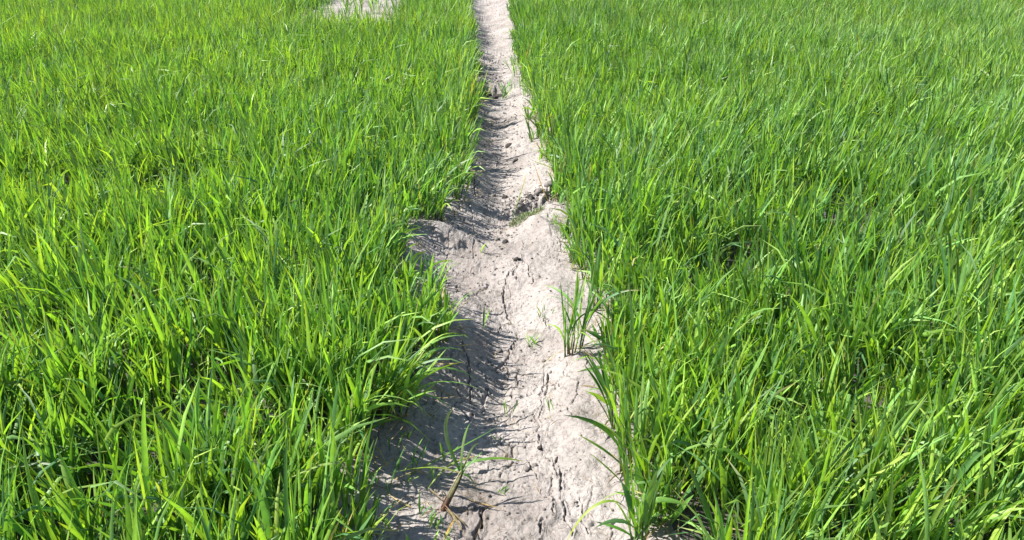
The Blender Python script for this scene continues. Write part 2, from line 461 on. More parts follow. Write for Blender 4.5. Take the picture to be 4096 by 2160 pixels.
def leaf_params(N, scale, wide=1.0, lean_x=0.0, lean_y=0.0, spread=1.0, droop=0.12, dryp=0.012):
    """random habits of N rice leaves; lean is a wind bias in slope units"""
    kind = rng.random(N)
    th0 = np.abs(rng.normal(0.12, 0.09, N)) * spread
    bend = np.clip(rng.normal(0.28, 0.22, N), 0.02, 1.0) * spread
    pw = rng.uniform(1.1, 2.4, N)
    kink = np.zeros(N); kt = rng.uniform(0.45, 0.8, N)
    L = rng.normal(0.268, 0.055, N).clip(0.14, 0.42)
    arch = kind < droop
    bend[arch] = rng.uniform(0.9, 2.0, arch.sum()); th0[arch] += 0.12; L[arch] *= 1.05
    kk = (kind > droop) & (kind < droop + 0.05)
    kink[kk] = rng.uniform(0.6, 1.7, kk.sum())
    low = kind > 0.86
    L[low] *= rng.uniform(0.45, 0.8, low.sum()); th0[low] += rng.uniform(0.05, 0.45, low.sum())
    az = rng.uniform(0, 2 * np.pi, N)
    # wind / neighbour bias
    vx = np.sin(th0) * np.cos(az) + lean_x; vy = np.sin(th0) * np.sin(az) + lean_y
    az = np.arctan2(vy, vx); th0 = np.arcsin(np.clip(np.hypot(vx, vy), 0, 0.96))
    W = rng.normal(0.0104, 0.0024, N).clip(0.005, 0.0165) * wide
    return dict(L=L * scale, W=W, az=az, th0=th0, bend=bend, pw=pw, kink=kink, kt=kt, tw0=rng.normal(0, 0.55, N), tw1=rng.normal(0, 0.9, N),
                azd=rng.normal(0, 0.35, N), fold=rng.uniform(0.10, 0.24, N), tipy=np.where(rng.random(N) < 0.16, rng.uniform(0.3, 1, N), rng.uniform(0, 0.2, N)),
                dry=np.where(rng.random(N) < dryp, rng.uniform(0.3, 0.75, N), 0.0))

def leaf_colors(N, x=None, y=None):
    g = GREEN[rng.integers(0, len(GREEN), N)] * rng.uniform(0.82, 1.18, (N, 1))
    g = g * (1 + rng.normal(0, 0.05, (N, 3)))
    if x is not None:
        k = (0.10 * fbm(x * 0.9, y * 0.7, 201, 2))[:, None]
        g = g * (1 + k * np.array([1.6, 0.8, 0.3]))
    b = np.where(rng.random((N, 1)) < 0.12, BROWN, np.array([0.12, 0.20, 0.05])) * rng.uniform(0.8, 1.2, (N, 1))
    return np.clip(g, 0.004, 0.6), b

GAPS = [(-0.97, 2.25, 0.12, 0.12), (-0.62, 2.0, 0.09, 0.07), (-1.45, 2.85, 0.08, 0.07), (0.50, 1.60, 0.09, 0.11), (1.55, 3.9, 0.15, 0.15), (1.1, 2.25, 0.09, 0.10),
        (-1.9, 4.2, 0.2, 0.18), (0.98, 3.2, 0.1, 0.12), (1.5, 2.6, 0.08, 0.10)]
SHORT = [(-0.42, 2.85, 0.16, 0.26, 0.33, 0.15), (-0.95, 1.97, 0.42, 0.14, 0.48, 0.4), (-0.60, 1.86, 0.14, 0.10, 0.4, 0.4), (-1.75, 2.45, 0.35, 0.15, 0.3, 0.3), (1.15, 2.0, 0.3, 0.12, 0.3, 0.35), (0.95, 3.0, 0.35, 0.14, 0.3, 0.3),
         (-1.0, 3.4, 0.4, 0.15, 0.25, 0.3), (1.9, 3.3, 0.4, 0.2, 0.3, 0.3), (-2.3, 4.0, 0.5, 0.2, 0.3, 0.3)]   # x, y, sx, sy, loss of height, loss of plants
def shortness(x, y, k):
    a = np.zeros_like(x)
    for t in SHORT:
        a = np.maximum(a, t[4 + k] * np.exp(-(((x - t[0]) / t[2]) ** 2 + ((y - t[1]) / t[3]) ** 2)))
    return a

def plant_spots(y0, y1, dens):
    n = 0; out = []
    xm = 0.70 * y1 + 0.9
    area = 2 * xm * (y1 - y0)
    N = int(area * dens)
    x = rng.uniform(-xm, xm, N); y = rng.uniform(y0, y1, N)
    k = np.abs(x) < 0.70 * y + 0.9
    rag = 0.055 * fbm(x * 6, y * 6, 301, 3)
    l, r = edge_l(y) + 0.02 + rag, edge_r(y) - 0.02 + rag
    k &= (x < l) | (x > r)
    k &= ~((x > BARE[0] + 0.12 * fbm(x * 3, y * 3, 5, 2)) & (x < BARE[1] + 0.12 * fbm(x * 3, y * 3, 6, 2)) & (y > BARE[2] + 0.25 * fbm(x * 4, y * 4, 7, 2)) & (y < BARE[3]) & (rng.random(N) > 0.05))
    for gx, gy, sx, sy in GAPS:
        k &= (((x - gx) / sx) ** 2 + ((y - gy) / sy) ** 2) > 1
    # thin and thick places
    th = 0.82 + 0.30 * fbm(x * 1.7, y * 1.4, 311, 3) + 0.32 * fbm(x * 6, y * 6, 313, 2)
    th = th * (1 - shortness(x, y, 1)) * (1 - 0.22 * (x < 0) * (y < 3.0))
    ed = np.minimum(np.where(x < 0, l - x, 9), np.where(x > 0, x - r, 9))
    th = th * (1 - 0.5 * np.exp(-np.clip(ed, 0, None) / 0.05))
    k &= rng.random(N) < th
    return x[k], y[k]

def field(y0, y1, dens, leaves, S, across, wide):
    """all leaves of the plants between y0 and y1 -> arrays"""
    px, py = plant_spots(y0, y1, dens)
    nl = rng.integers(leaves[0], leaves[1] + 1, len(px))
    pid = np.repeat(np.arange(len(px)), nl)
    N = len(pid)
    hs = (1.0 + 0.15 * fbm(px * 1.3, py * 1.1, 321, 3) + 0.17 * fbm(px * 5, py * 5, 323, 2)) * (1 - shortness(px, py, 0)) * rng.normal(1, 0.10, len(px))
    side = np.where(px > 0, 1.0, -1.0)
    edge_d = np.where(px < 0, edge_l(py) - px, px - edge_r(py))
    near_edge = np.exp(-np.clip(edge_d, 0, None) / 0.07)
    lx = np.where(px > 0, 0.02, 0.0) + 0.08 * fbm(px * 0.8, py * 0.8, 331, 2) - side * near_edge * np.where(px > 0, 0.02, np.where(py < 3.0, 0.05, 0.15))
    ly = 0.08 * fbm(px * 0.8, py * 0.8, 337, 2) - 0.02
    lx = lx + rng.normal(0, 0.11, len(px)); ly = ly + rng.normal(0, 0.11, len(px))
    hs = hs * (0.50 + 0.50 * sstep(-0.04, 0.09, edge_d))
    P = leaf_params(N, hs[pid], wide, lx[pid], ly[pid])
    P['L'] = np.where(P['dry'] > 0, P['L'] * 0.55, P['L'])
    P['dry'] = np.where(rng.random(N) < 0.03 * near_edge[pid], 0.8, P['dry'])
    bx = px[pid] + rng.normal(0, 0.010, N); by = py[pid] + rng.normal(0, 0.010, N)
    base = np.stack([bx, by, height(bx, by, False) - 0.012], -1)
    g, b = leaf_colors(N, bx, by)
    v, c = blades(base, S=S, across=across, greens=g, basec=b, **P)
    return v, c, base, P['L']

def in_frame_size(base, L):
    y, z = base[:, 1], base[:, 2] + L * 0.6 - 1.5
    p = R(24.7)
    dep = y * math.cos(p) - z * math.sin(p)
    up = (y * math.sin(p) + z * math.cos(p)) / dep
    ok = (dep > 0.5) & (np.abs(base[:, 0] / dep) < 0.62) & (np.abs(up) < 0.32)
    return np.where(ok, L / np.maximum(dep, 0.1), 0)

bands = [(0.85, 2.8, 800, (4, 6), 5, 3, 1.02), (2.8, 5.5, 640, (4, 6), 4, 2, 1.0), (5.5, 9.0, 640, (4, 5), 3, 2, 1.0), (9.0, 14.0, 480, (4, 5), 2, 2, 1.18), (14.0, 21.0, 140, (4, 5), 2, 2, 2.0)]
parts = {-1: [], 1: []}
single = {-1: [], 1: []}
for bi, (y0, y1, dens, lv, S, ac, wide) in enumerate(bands):
    v, c, base, L = field(y0, y1, dens, lv, S, ac, wide)
    for sd in (-1, 1):
        mid = (edge_l(base[:, 1]) + edge_r(base[:, 1])) / 2
        m = (base[:, 0] - mid) * sd > 0
        vv, cc = v[m], c[m]
        if bi == 0:
            order = np.argsort(-in_frame_size(base[m], L[m]))
            pick = np.zeros(len(vv), bool); pick[order[:290]] = True
            single[sd] = (vv[pick], cc[pick], S, ac)
            vv, cc = vv[~pick], cc[~pick]
        parts[sd].append((vv.reshape(-1, 3), cc.reshape(-1, 3), blade_faces(len(vv), S, ac)))

def join(lst):
    off = 0; VV = []; CC = []; QQ = []
    for v, c, q in lst:
        VV.append(v); CC.append(c); QQ.append(q + off); off += len(v)
    return np.concatenate(VV), np.concatenate(CC), np.concatenate(QQ)

for sd, lab in ((-1, 'dense backlit yellow-green young rice filling the field left of the path'), (1, 'dense sunlit mid-green young rice filling the field right of the path')):
    v, c, q = join(parts[sd])
    fo = mesh_obj('rice_grass', v, q, M_LEAF, c)
    tag(fo, lab, 'rice', kind='stuff')
    sv_, sc_, S, ac = single[sd]
    fq = blade_faces(1, S, ac)
    for k in range(len(sv_)):
        mesh_obj('leaf', sv_[k].reshape(-1, 3), fq, M_LEAF, sc_[k].reshape(-1, 3), parent=fo)

# ------------------------------------------------------------------ tubes and single plants
def tube(points, radii, cols, sides=7):
    P = np.array(points, float); n = len(P)
    T = np.gradient(P, axis=0); T /= np.linalg.norm(T, axis=1, keepdims=True)
    up = np.array([0.3, 1.0, 0.1])
    a = np.cross(T, up); a /= np.linalg.norm(a, axis=1, keepdims=True)
    b = np.cross(T, a)
    an = np.linspace(0, 2 * np.pi, sides, endpoint=False)
    r = np.array(radii)[:, None, None]
    v = P[:, None, :] + r * (np.cos(an)[None, :, None] * a[:, None, :] + np.sin(an)[None, :, None] * b[:, None, :])
    q = []
    for k in range(n - 1):
        for j in range(sides):
            q.append((k * sides + j, k * sides + (j + 1) % sides, (k + 1) * sides + (j + 1) % sides, (k + 1) * sides + j))
    c = np.repeat(np.array(cols, float)[:, None, :], sides, 1)
    return v.reshape(-1, 3), np.array(q), c.reshape(-1, 3)

def ribbon(ctrl, width, colors, S=10, twist=0.0, side=None, fold=0.16, prof=None):
    """a leaf along a Bezier curve through control points"""
    C = np.array(ctrl, float); n = len(C) - 1
    t = np.linspace(0, 1, S + 1)
    pos = sum(math.comb(n, k) * ((1 - t) ** (n - k) * t ** k)[:, None] * C[k] for k in range(n + 1))
    T = np.gradient(pos, axis=0); T /= np.linalg.norm(T, axis=1, keepdims=True) + 1e-9
    if side is None:
        h = C[-1] - C[0]
        side = np.array([-h[1], h[0], 0]) if math.hypot(h[0], h[1]) > 0.03 else np.array([1.0, 0, 0])
    s = np.array(side, float)[None, :] - T * (T @ np.array(side, float))[:, None]
    s /= np.linalg.norm(s, axis=1, keepdims=True) + 1e-9
    nn = np.cross(T, s)
    ps = (twist * t)[:, None]
    s, nn = s * np.cos(ps) + nn * np.sin(ps), nn * np.cos(ps) - s * np.sin(ps)
    pw = np.interp(t, PROF_T, PROF_W) if prof is None else np.interp(t, prof[0], prof[1])
    w = (pw * width)[:, None]
    v = np.stack([pos - s * w / 2, pos + nn * w * fold, pos + s * w / 2], 1)
    c0, c1, c2 = [np.array(q) for q in colors]
    tt = t[:, None]
    c = np.where(tt < 0.5, c0 + (c1 - c0) * tt * 2, c1 + (c2 - c1) * (tt * 2 - 1))
    c = np.repeat(c[:, None, :], 3, 1); c[:, 1] *= 1.12
    return v.reshape(-1, 3), blade_faces(1, S, 3), c.reshape(-1, 3)

def rice_tuft(x, y, label, stems=5, leaves=3, scale=1.0, lean=(0, 0), spread=1.0, droop=0.15, dryp=0.03, radius=0.03, wide=1.05, name='rice_tuft', group=None, brown=0.5):
    root = empty(name, (x, y, g1(x, y) - 0.006))
    tag(root, label, 'rice plant' if name == 'rice_tuft' else 'grass tuft', group)
    for s in range(stems):
        an = rng.uniform(0, 2 * np.pi); rr = radius * math.sqrt(rng.random())
        bx, by = rr * math.cos(an), rr * math.sin(an)
        dz = g1(x + bx, y + by) - 0.008 - root.location.z
        lx = lean[0] * 0.6 + rng.normal(0, 0.10) * spread + bx * 2.5
        ly = lean[1] * 0.6 + rng.normal(0, 0.10) * spread + by * 2.5
        h = rng.uniform(0.07, 0.12) * scale
        p0 = np.array([bx, by, dz]); d = np.array([lx, ly, 1.0]); d /= np.linalg.norm(d)
        pts = [p0 + d * h * k / 3 for k in range(4)]
        br = BROWN if rng.random() < brown else np.array([0.14, 0.16, 0.05])
        g0 = GREEN[rng.integers(0, 6)]
        v, q, c = tube(pts, [0.0034, 0.0031, 0.0026, 0.0012], [br, br * 0.5 + g0 * 0.5, g0 * 1.2, g0], 6)
        mesh_obj('stem', v, q, M_LEAF, c, parent=root)
        P = leaf_params(leaves, scale * 0.92, wide, lean[0] + lx * 0.5, lean[1] + ly * 0.5, spread, droop, dryp)
        hh = rng.uniform(0.35, 0.98, leaves)
        base = p0 + d * (h * hh)[:, None]
        P['L'] = P['L'] * 0.85
        g, b = leaf_colors(leaves)
        v, c = blades(base, S=7, across=3, greens=g, basec=g * 1.15, **P)
        fq = blade_faces(1, 7, 3)
        for k in range(leaves):
            mesh_obj('leaf', v[k].reshape(-1, 3), fq, M_LEAF, c[k].reshape(-1, 3), parent=root)
    for s in range(max(3, stems // 2)):      # dead lower leaves around the foot
        an = rng.uniform(0, 2 * np.pi); d = np.array([math.cos(an), math.sin(an), 0])
        ln = rng.uniform(0.05, 0.11) * scale
        p0 = d * radius * 0.5 + (0, 0, 0.012)
        p1 = p0 + d * ln * 0.4 + (0, 0, rng.uniform(0.02, 0.05)); p2 = p0 + d * ln
        p2[2] = g1(x + p2[0], y + p2[1]) - root.location.z + 0.004
        k = rng.uniform(0.5, 1.1)
        v, q, c = ribbon([p0, p1, p2], rng.uniform(0.003, 0.006), (BROWN * k, STRAW * 0.6 * k, STRAW * 0.8 * k), S=6, twist=rng.normal(0, 0.8))
        mesh_obj('dead_leaf', v, q, M_DRY, c, parent=root)
    return root

TUFTS = [
    # x, y, stems, leaves, scale, lean, spread, label
    (0.228, 2.60, 11, 3, 1.08, (0.02, 0.02), 0.85, 'isolated upright rice tuft with brown base standing on pale soil of the path'),
    (-0.43, 1.64, 9, 3, 1.1, (0.02, 0.0), 0.8, 'upright bright green rice tuft at the path corner nearest the camera on the left'),
    (-0.47, 1.95, 11, 3, 1.05, (0.03, -0.05), 1.0, 'dense rice tuft with dark base just behind the reed shoot, left path edge'),
    (-0.39, 2.17, 17, 3, 1.08, (0.28, 0.02), 1.4, 'sprawling rice tuft whose blades lean far over the path from the left'),
    (-0.265, 2.60, 8, 3, 0.75, (-0.05, 0.0), 1.0, 'rice tuft with brown dry stems on the cracked left bank'),
    (-0.31, 2.84, 9, 3, 0.8, (0.05, 0.0), 0.9, 'short upright rice tuft on the left edge behind the cracked bank'),
    (-0.41, 2.97, 9, 3, 0.75, (0.06, 0.0), 0.9, 'short thin rice tuft at the front of the bare bay in the left edge'),
    (-0.58, 3.38, 10, 3, 1.0, (0.10, -0.02), 1.0, 'tall dark green rice tuft overhanging the bare bay on the left edge'),
    (-0.39, 3.88, 9, 3, 0.85, (0.12, -0.05), 1.1, 'rice tuft with shaded brown base behind the bare bay on the left edge'),
    (-0.30, 4.22, 8, 3, 0.95, (0.10, 0.0), 1.0, 'rice tuft with drooping tips on the left edge opposite the broken soil step'),
    (-0.30, 5.0, 8, 3, 1.05, (0.18, 0.0), 1.0, 'tall rice tuft leaning over the narrow middle of the path from the left'),
    (-0.31, 6.1, 8, 3, 1.1, (0.22, 0.0), 1.0, 'rice tuft leaning over the path from the left, just before the dark hollow'),
    (0.335, 1.60, 8, 3, 0.95, (0.0, 0.0), 1.0, 'rice tuft with bare brown stems at the bottom, front corner of the right field'),
    (0.34, 1.87, 9, 3, 1.05, (-0.05, 0.0), 0.9, 'upright rice tuft on the right edge opposite the reed shoot'),
    (0.325, 2.12, 8, 3, 1.0, (-0.10, 0.0), 1.0, 'rice tuft with tips leaning left over the pale soil, right edge'),
    (0.345, 2.36, 6, 3, 0.9, (0.0, 0.0), 1.0, 'rice tuft on the right edge directly in front of the isolated tuft'),
    (0.355, 2.92, 7, 3, 0.9, (0.0, 0.0), 1.0, 'rice tuft with reddish base on the right edge behind the isolated tuft'),
    (0.325, 3.20, 5, 3, 0.8, (-0.16, 0.0), 1.0, 'thin sparse rice tuft leaning left over the widest pale soil, right edge'),
    (0.31, 3.50, 7, 3, 0.9, (-0.08, 0.0), 1.0, 'rice tuft on the right edge beside the pale soil ridge'),
    (0.275, 4.22, 9, 3, 0.95, (-0.05, 0.0), 1.0, 'rice tuft with low bent blades on the right edge above the broken soil step'),
]
for x, y, st, lv, sc, ln, sp, lab in TUFTS:
    rt_ = rice_tuft(x, y, lab, st, lv, sc, ln, sp, wide=0.8 if 'isolated upright' in lab else 1.05, radius=0.022 + 0.0015 * st, brown=0.7 if 'brown' in lab or 'reddish' in lab else 0.35, group='rice tufts along the path edges')
    if 'sprawling' in lab:                   # long blades lying out over the soil
        for dx, dy, h1_, h2_, w_ in ((0.30, 0.10, 0.12, 0.05, 0.011), (0.27, 0.16, 0.16, 0.06, 0.010), (0.22, 0.22, 0.20, 0.14, 0.010), (0.20, 0.02, 0.10, 0.03, 0.009), (0.24, 0.28, 0.22, 0.16, 0.011), (0.15, -0.08, 0.10, 0.05, 0.009)):
            v, q, c = ribbon([(0, 0, 0.01), (dx * 0.25, dy * 0.3, h1_), (dx * 0.65, dy * 0.7, h1_ * 0.9), (dx, dy, h2_ - 0.03)], w_, (GREEN[1], GREEN[2], GREEN[5]), S=12, twist=rng.normal(0, 0.5))
            mesh_obj('leaf', v, q, M_LEAF, c, parent=rt_)

# two long bent leaves of the front right corner that reach over the bare soil
def lone_leaf(name, ctrl, width, cols, label, cat, mat=M_LEAF, **kw):
    C = np.array(ctrl, float)
    o0 = C[0].copy()
    v, q, c = ribbon(C - o0, width, cols, **kw)
    o = mesh_obj(name, v, q, mat, c)
    o.location = o0
    return tag(o, label, cat)

G1, G2, G3 = np.array([0.06, 0.17, 0.02]), np.array([0.09, 0.21, 0.025]), np.array([0.16, 0.24, 0.03])

# ------------------------------------------------------------------ reed shoot in the foreground
rx, ry = -0.19, 1.758
rz = g1(rx, ry)
reed = empty('reed_shoot', (rx, ry, rz))
tag(reed, 'thick brown-sheathed reed shoot with long pale leaves rising from the path', 'reed shoot')
top = np.array([0.048, 0.045, 0.085])
pts = [np.array([-0.006, -0.006, -0.010]), np.array([0.006, 0.004, 0.012]), top * 0.42, top * 0.72, top, top * 1.10 + np.array([0, 0, 0.012])]
v, q, c = tube(pts, [0.0074, 0.0084, 0.0074, 0.0060, 0.0044, 0.0020],
               [(0.085, 0.03, 0.016), (0.075, 0.033, 0.018), (0.07, 0.048, 0.024), (0.06, 0.062, 0.022), (0.07, 0.10, 0.03), (0.12, 0.22, 0.05)], 10)
mesh_obj('stem', v, q, M_DRY, c, parent=reed)
for a0, h0, h1, w_, cc in ((0.6, 0.02, 1.06, 0.013, (0.34, 0.27, 0.17)), (2.6, 0.0, 0.72, 0.012, (0.30, 0.20, 0.12)), (4.4, 0.25, 1.0, 0.010, (0.26, 0.25, 0.11)), (1.6, -0.05, 0.5, 0.010, (0.20, 0.10, 0.055)), (3.5, 0.35, 1.18, 0.007, (0.36, 0.30, 0.2)), (5.4, 0.1, 0.62, 0.009, (0.17, 0.11, 0.06))):
    off = np.array([math.cos(a0), math.sin(a0) * 0.7, 0.15]) * 0.0080
    p0, p1 = top * h0 + off * 1.1, top * h1 + off * 0.75
    v, q, c = ribbon([p0, (p0 + p1) / 2 + off * 0.35, p1], w_, (np.array(cc) * 0.35, np.array(cc) * 0.55, np.array(cc) * 0.8), S=6, side=np.cross(top, off), fold=-0.25,
                     prof=([0, 0.3, 0.8, 1], [0.8, 1, 0.8, 0.25]))
    mesh_obj('sheath', v, q, M_DRY, c, parent=reed)
for k in range(9):                           # dead leaves collapsed round the foot of the shoot
    an = rng.uniform(0, 2 * np.pi); d = np.array([math.cos(an), math.sin(an), 0]); ln = rng.uniform(0.04, 0.10)
    p0 = d * 0.006 + (0, 0, rng.uniform(0.004, 0.03)); p2 = p0 + d * ln
    p2[2] = g1(rx + p2[0], ry + p2[1]) - rz + 0.004
    kk = rng.uniform(0.35, 0.9)
    v, q, c = ribbon([p0, (p0 + p2) / 2 + (0, 0, 0.015), p2], rng.uniform(0.004, 0.008), (BROWN * kk, STRAW * 0.5 * kk, STRAW * 0.7 * kk), S=6, twist=rng.normal(0, 1.0))
    mesh_obj('dead_leaf', v, q, M_DRY, c, parent=reed)
PALE = np.array([0.17, 0.235, 0.105])
reed_leaves = [
    ([top, top + (-0.030, 0.02, 0.07), top + (-0.070, 0.045, 0.135), top + (-0.018, 0.075, 0.175)], 0.0115, (G1, PALE, PALE), 0.3),
    ([top, top + (0.002, 0.01, 0.06), top + (0.004, 0.02, 0.11), top + (0.026, 0.03, 0.150)], 0.0100, (G1, PALE, G2), -0.2),
    ([top, top + (0.016, 0.01, 0.045), top + (0.034, 0.03, 0.085), top + (0.050, 0.04, 0.075)], 0.006, (np.array([0.2, 0.1, 0.06]), PALE, PALE * 1.3), 1.4),
    ([top, top + (-0.060, 0.010, 0.030), top + (-0.130, 0.030, 0.000), top + (-0.215, 0.070, -0.055)], 0.009, (np.array([0.2, 0.2, 0.05]), G3, G3), 0.5),
    ([top, top + (0.020, 0.015, 0.020), top + (0.042, 0.03, 0.038), top + (0.062, 0.045, 0.045)], 0.008, (G1, G1, G2), -0.4),
    ([top, top + (0.014, -0.004, 0.010), top + (0.030, -0.008, -0.010), top + (0.044, -0.010, -0.040)], 0.007, (G1, G2, STRAW), 0.2),
    ([top + (-0.05, 0.09, -0.080), top + (0.02, 0.10, -0.020), top + (0.09, 0.11, -0.020), top + (0.175, 0.12, -0.050)], 0.010, (G2, G2, G3), 0.6),
    ([top + (-0.16, 0.10, -0.085), top + (-0.08, 0.13, -0.045), top + (0.02, 0.17, -0.02), top + (0.10, 0.21, 0.01)], 0.010, (G3, G2, G1), -0.6),
    ([top + (-0.10, 0.04, -0.085), top + (-0.06, 0.07, -0.03), top + (-0.02, 0.10, -0.02), top + (0.05, 0.13, -0.04)], 0.008, (G3, G3, STRAW * 0.8), 0.5),
]
for ct, w_, cc, tw in reed_leaves:
    v, q, c = ribbon([np.array(p, float) for p in ct], w_, cc, S=12, twist=tw, prof=([0, 0.15, 0.4, 0.7, 0.9, 1], [0.45, 0.75, 1, 0.85, 0.45, 0.02]))
    mesh_obj('leaf', v, q, M_LEAF, c, parent=reed)

# ------------------------------------------------------------------ bent leaves of the front right corner
def gp(x, y, h=0.0): return np.array([x, y, g1(x, y) + h])
lone_leaf('bent_leaf', [gp(0.33, 1.66, 0.0), gp(0.29, 1.66, 0.17), gp(0.18, 1.63, 0.15), gp(0.135, 1.60, 0.02)], 0.010, (G1, G3, np.array([0.28, 0.32, 0.05])),
          'long yellow-green leaf arching down onto the pale soil at the front right corner', 'leaf', S=14)
lone_leaf('bent_leaf', [gp(0.335, 1.60, 0.0), gp(0.30, 1.60, 0.06), gp(0.25, 1.61, 0.075), gp(0.215, 1.63, 0.075)], 0.011, (G1, G1, G1 * 0.8),
          'short dark leaf stretched level over soil below the arching yellow-green leaf', 'leaf', S=10)
lone_leaf('bent_leaf', [gp(0.33, 1.86, 0.02), gp(0.29, 1.86, 0.09), gp(0.24, 1.86, 0.12), gp(0.185, 1.87, 0.155)], 0.014, (G1, G1, G3),
          'broad dark green leaf pointing left from the right edge over pale soil', 'leaf', S=10)
lone_leaf('bent_leaf', [gp(0.325, 1.78, 0.02), gp(0.29, 1.79, 0.07), gp(0.25, 1.80, 0.11), gp(0.215, 1.82, 0.13)], 0.007, (G3, G2, G3),
          'narrow light green leaf pointing left below the broad dark leaf', 'leaf', S=10)

# ------------------------------------------------------------------ dry straws
STR = np.array([0.46, 0.30, 0.08])
lone_leaf('straw', [gp(-0.150, 1.733, 0.012), gp(-0.160, 1.69, 0.03), gp(-0.172, 1.64, 0.03), gp(-0.186, 1.57, 0.035)], 0.006, (STR * 0.8, STR, np.array([0.30, 0.30, 0.07])),
          'yellow straw slanting down the cracked soil below the reed shoot', 'straw', S=8)
lone_leaf('straw', [gp(-0.02, 1.755, 0.006), gp(-0.06, 1.77, 0.02), gp(-0.09, 1.78, 0.012), gp(-0.13, 1.80, 0.008)], 0.004, (STR * 0.45, STR * 0.5, STR * 0.5),
          'thin brown dead stalk lying across the soil beside the reed shoot', 'straw', mat=M_DRY, S=8)
lone_leaf('straw', [gp(0.20, 4.12, 0.01), gp(0.17, 4.16, 0.09), gp(0.14, 4.22, 0.15), gp(0.12, 4.30, 0.20)], 0.006, (STR * 0.9, STR * 0.8, STR * 0.7),
          'dry straw sticking up in front of the broken soil step', 'straw', mat=M_DRY, S=8)
lone_leaf('straw', [gp(0.0, 4.10, 0.01), gp(0.03, 4.18, 0.07), gp(0.06, 4.28, 0.10), gp(0.09, 4.36, 0.14)], 0.006, (G3, G3, STR * 0.7),
          'thin greenish straw slanting beside the low pale weeds on the path', 'straw', S=8)

# ------------------------------------------------------------------ weeds on the path
def seedling(x, y, label, n=3, h=0.06, w=0.004, lean=(0, 0), name='seedling', tint=1.0, spread=1.0):
    root = empty(name, (x, y, g1(x, y) - 0.003))
    tag(root, label, 'weed', 'small weeds on the path')
    for k in range(n):
        a = rng.uniform(0, 2 * np.pi); d = np.array([math.cos(a), math.sin(a), 0]) * rng.uniform(0.15, 0.6) * spread
        d[0] += lean[0]; d[1] += lean[1]
        hh = h * rng.uniform(0.6, 1.1)
        s = rng.normal(0, 0.006 * min(n, 8) / 3, 3); s[2] = 0
        g = (GREEN[rng.integers(0, 6)] * 1.25) * tint
        v, q, c = ribbon([s, s + d * hh * 0.35 + (0, 0, hh * 0.6), s + d * hh + (0, 0, hh)], w * rng.uniform(0.7, 1.2), (g * 0.8, g, g * 1.2), S=6, twist=rng.normal(0, 0.5))
        mesh_obj('leaf', v, q, M_LEAF, c, parent=root)
    return root

seedling(-0.15, 3.628, 'single broad-bladed seedling standing in the shaded bay of the path', 2, 0.10, 0.011, (0.12, 0))
seedling(-0.115, 2.84, 'slender seedling leaning right beside the short left tufts', 2, 0.12, 0.007, (0.25, 0))
seedling(-0.01, 2.271, 'forked pale seedling in the shaded middle of the path', 4, 0.075, 0.004)
seedling(0.129, 2.247, 'thin pale seedling in full sun on the right of the path', 3, 0.06, 0.004)
seedling(0.125, 2.909, 'small bushy weed with dark base left of the isolated tuft', 9, 0.05, 0.004, spread=1.6)
seedling(0.085, 2.741, 'flat spreading weed in front of the small bushy weed', 10, 0.05, 0.005, spread=2.2)
seedling(-0.30, 1.93, 'tall thin seedling alone on shaded soil behind the reed shoot', 3, 0.11, 0.006, (0.1, 0))
seedling(-0.345, 1.80, 'red-stemmed narrow seedling between the reed shoot and the left field', 2, 0.13, 0.006, (0.12, 0))
seedling(-0.36, 1.99, 'seedling with two narrow blades at the edge of the left field shade', 3, 0.10, 0.006, (0.2, 0))
seedling(-0.24, 1.90, 'short seedling just left of the reed leaves', 3, 0.06, 0.005)
seedling(-0.205, 1.69, 'small leafy weed at the foot of the reed shoot', 7, 0.05, 0.006, (-0.1, 0), spread=1.5)
seedling(-0.19, 1.595, 'bright green weed blades at the very front of the path', 5, 0.10, 0.010, (0.2, 0))
seedling(-0.26, 1.58, 'wide-bladed weed at the very front, beside the left field', 4, 0.09, 0.011, (0.15, 0))
seedling(-0.03, 1.84, 'tiny round-tufted weed right of the reed shoot', 6, 0.03, 0.005, spread=1.8)
seedling(-0.05, 2.11, 'tiny pale weed by the curved grass shadows on the path', 4, 0.03, 0.004, spread=1.6)
seedling(0.255, 3.66, 'pale feathery weed at the foot of the right field', 14, 0.09, 0.005, (0, 0), tint=1.25)
seedling(0.215, 3.80, 'yellowish feathery weed on the pale soil ridge', 12, 0.07, 0.004, (0, 0), tint=1.35)
seedling(-0.06, 6.9, 'ragged dry-green weed beside the dark hollow up the path', 16, 0.16, 0.007, (0.2, 0), spread=1.5)
seedling(0.02, 7.6, 'loose weed growing at the right edge past the dark hollow', 14, 0.18, 0.008, (-0.3, 0), spread=1.3)

for x, y in ((-0.40, 1.86), (-0.33, 1.90), (-0.37, 1.74), (-0.29, 1.84), (-0.26, 1.97), (-0.40, 1.69), (-0.32, 1.67), (-0.22, 2.02), (-0.28, 1.72), (-0.35, 2.05)):
    seedling(x + rng.normal(0, 0.012), y + rng.normal(0, 0.012), 'tiny green sprout on the shaded soil between reed shoot and left field', int(rng.integers(2, 5)), rng.uniform(0.04, 0.09), rng.uniform(0.004, 0.007), (0.1, 0), name='sprout', spread=1.4)

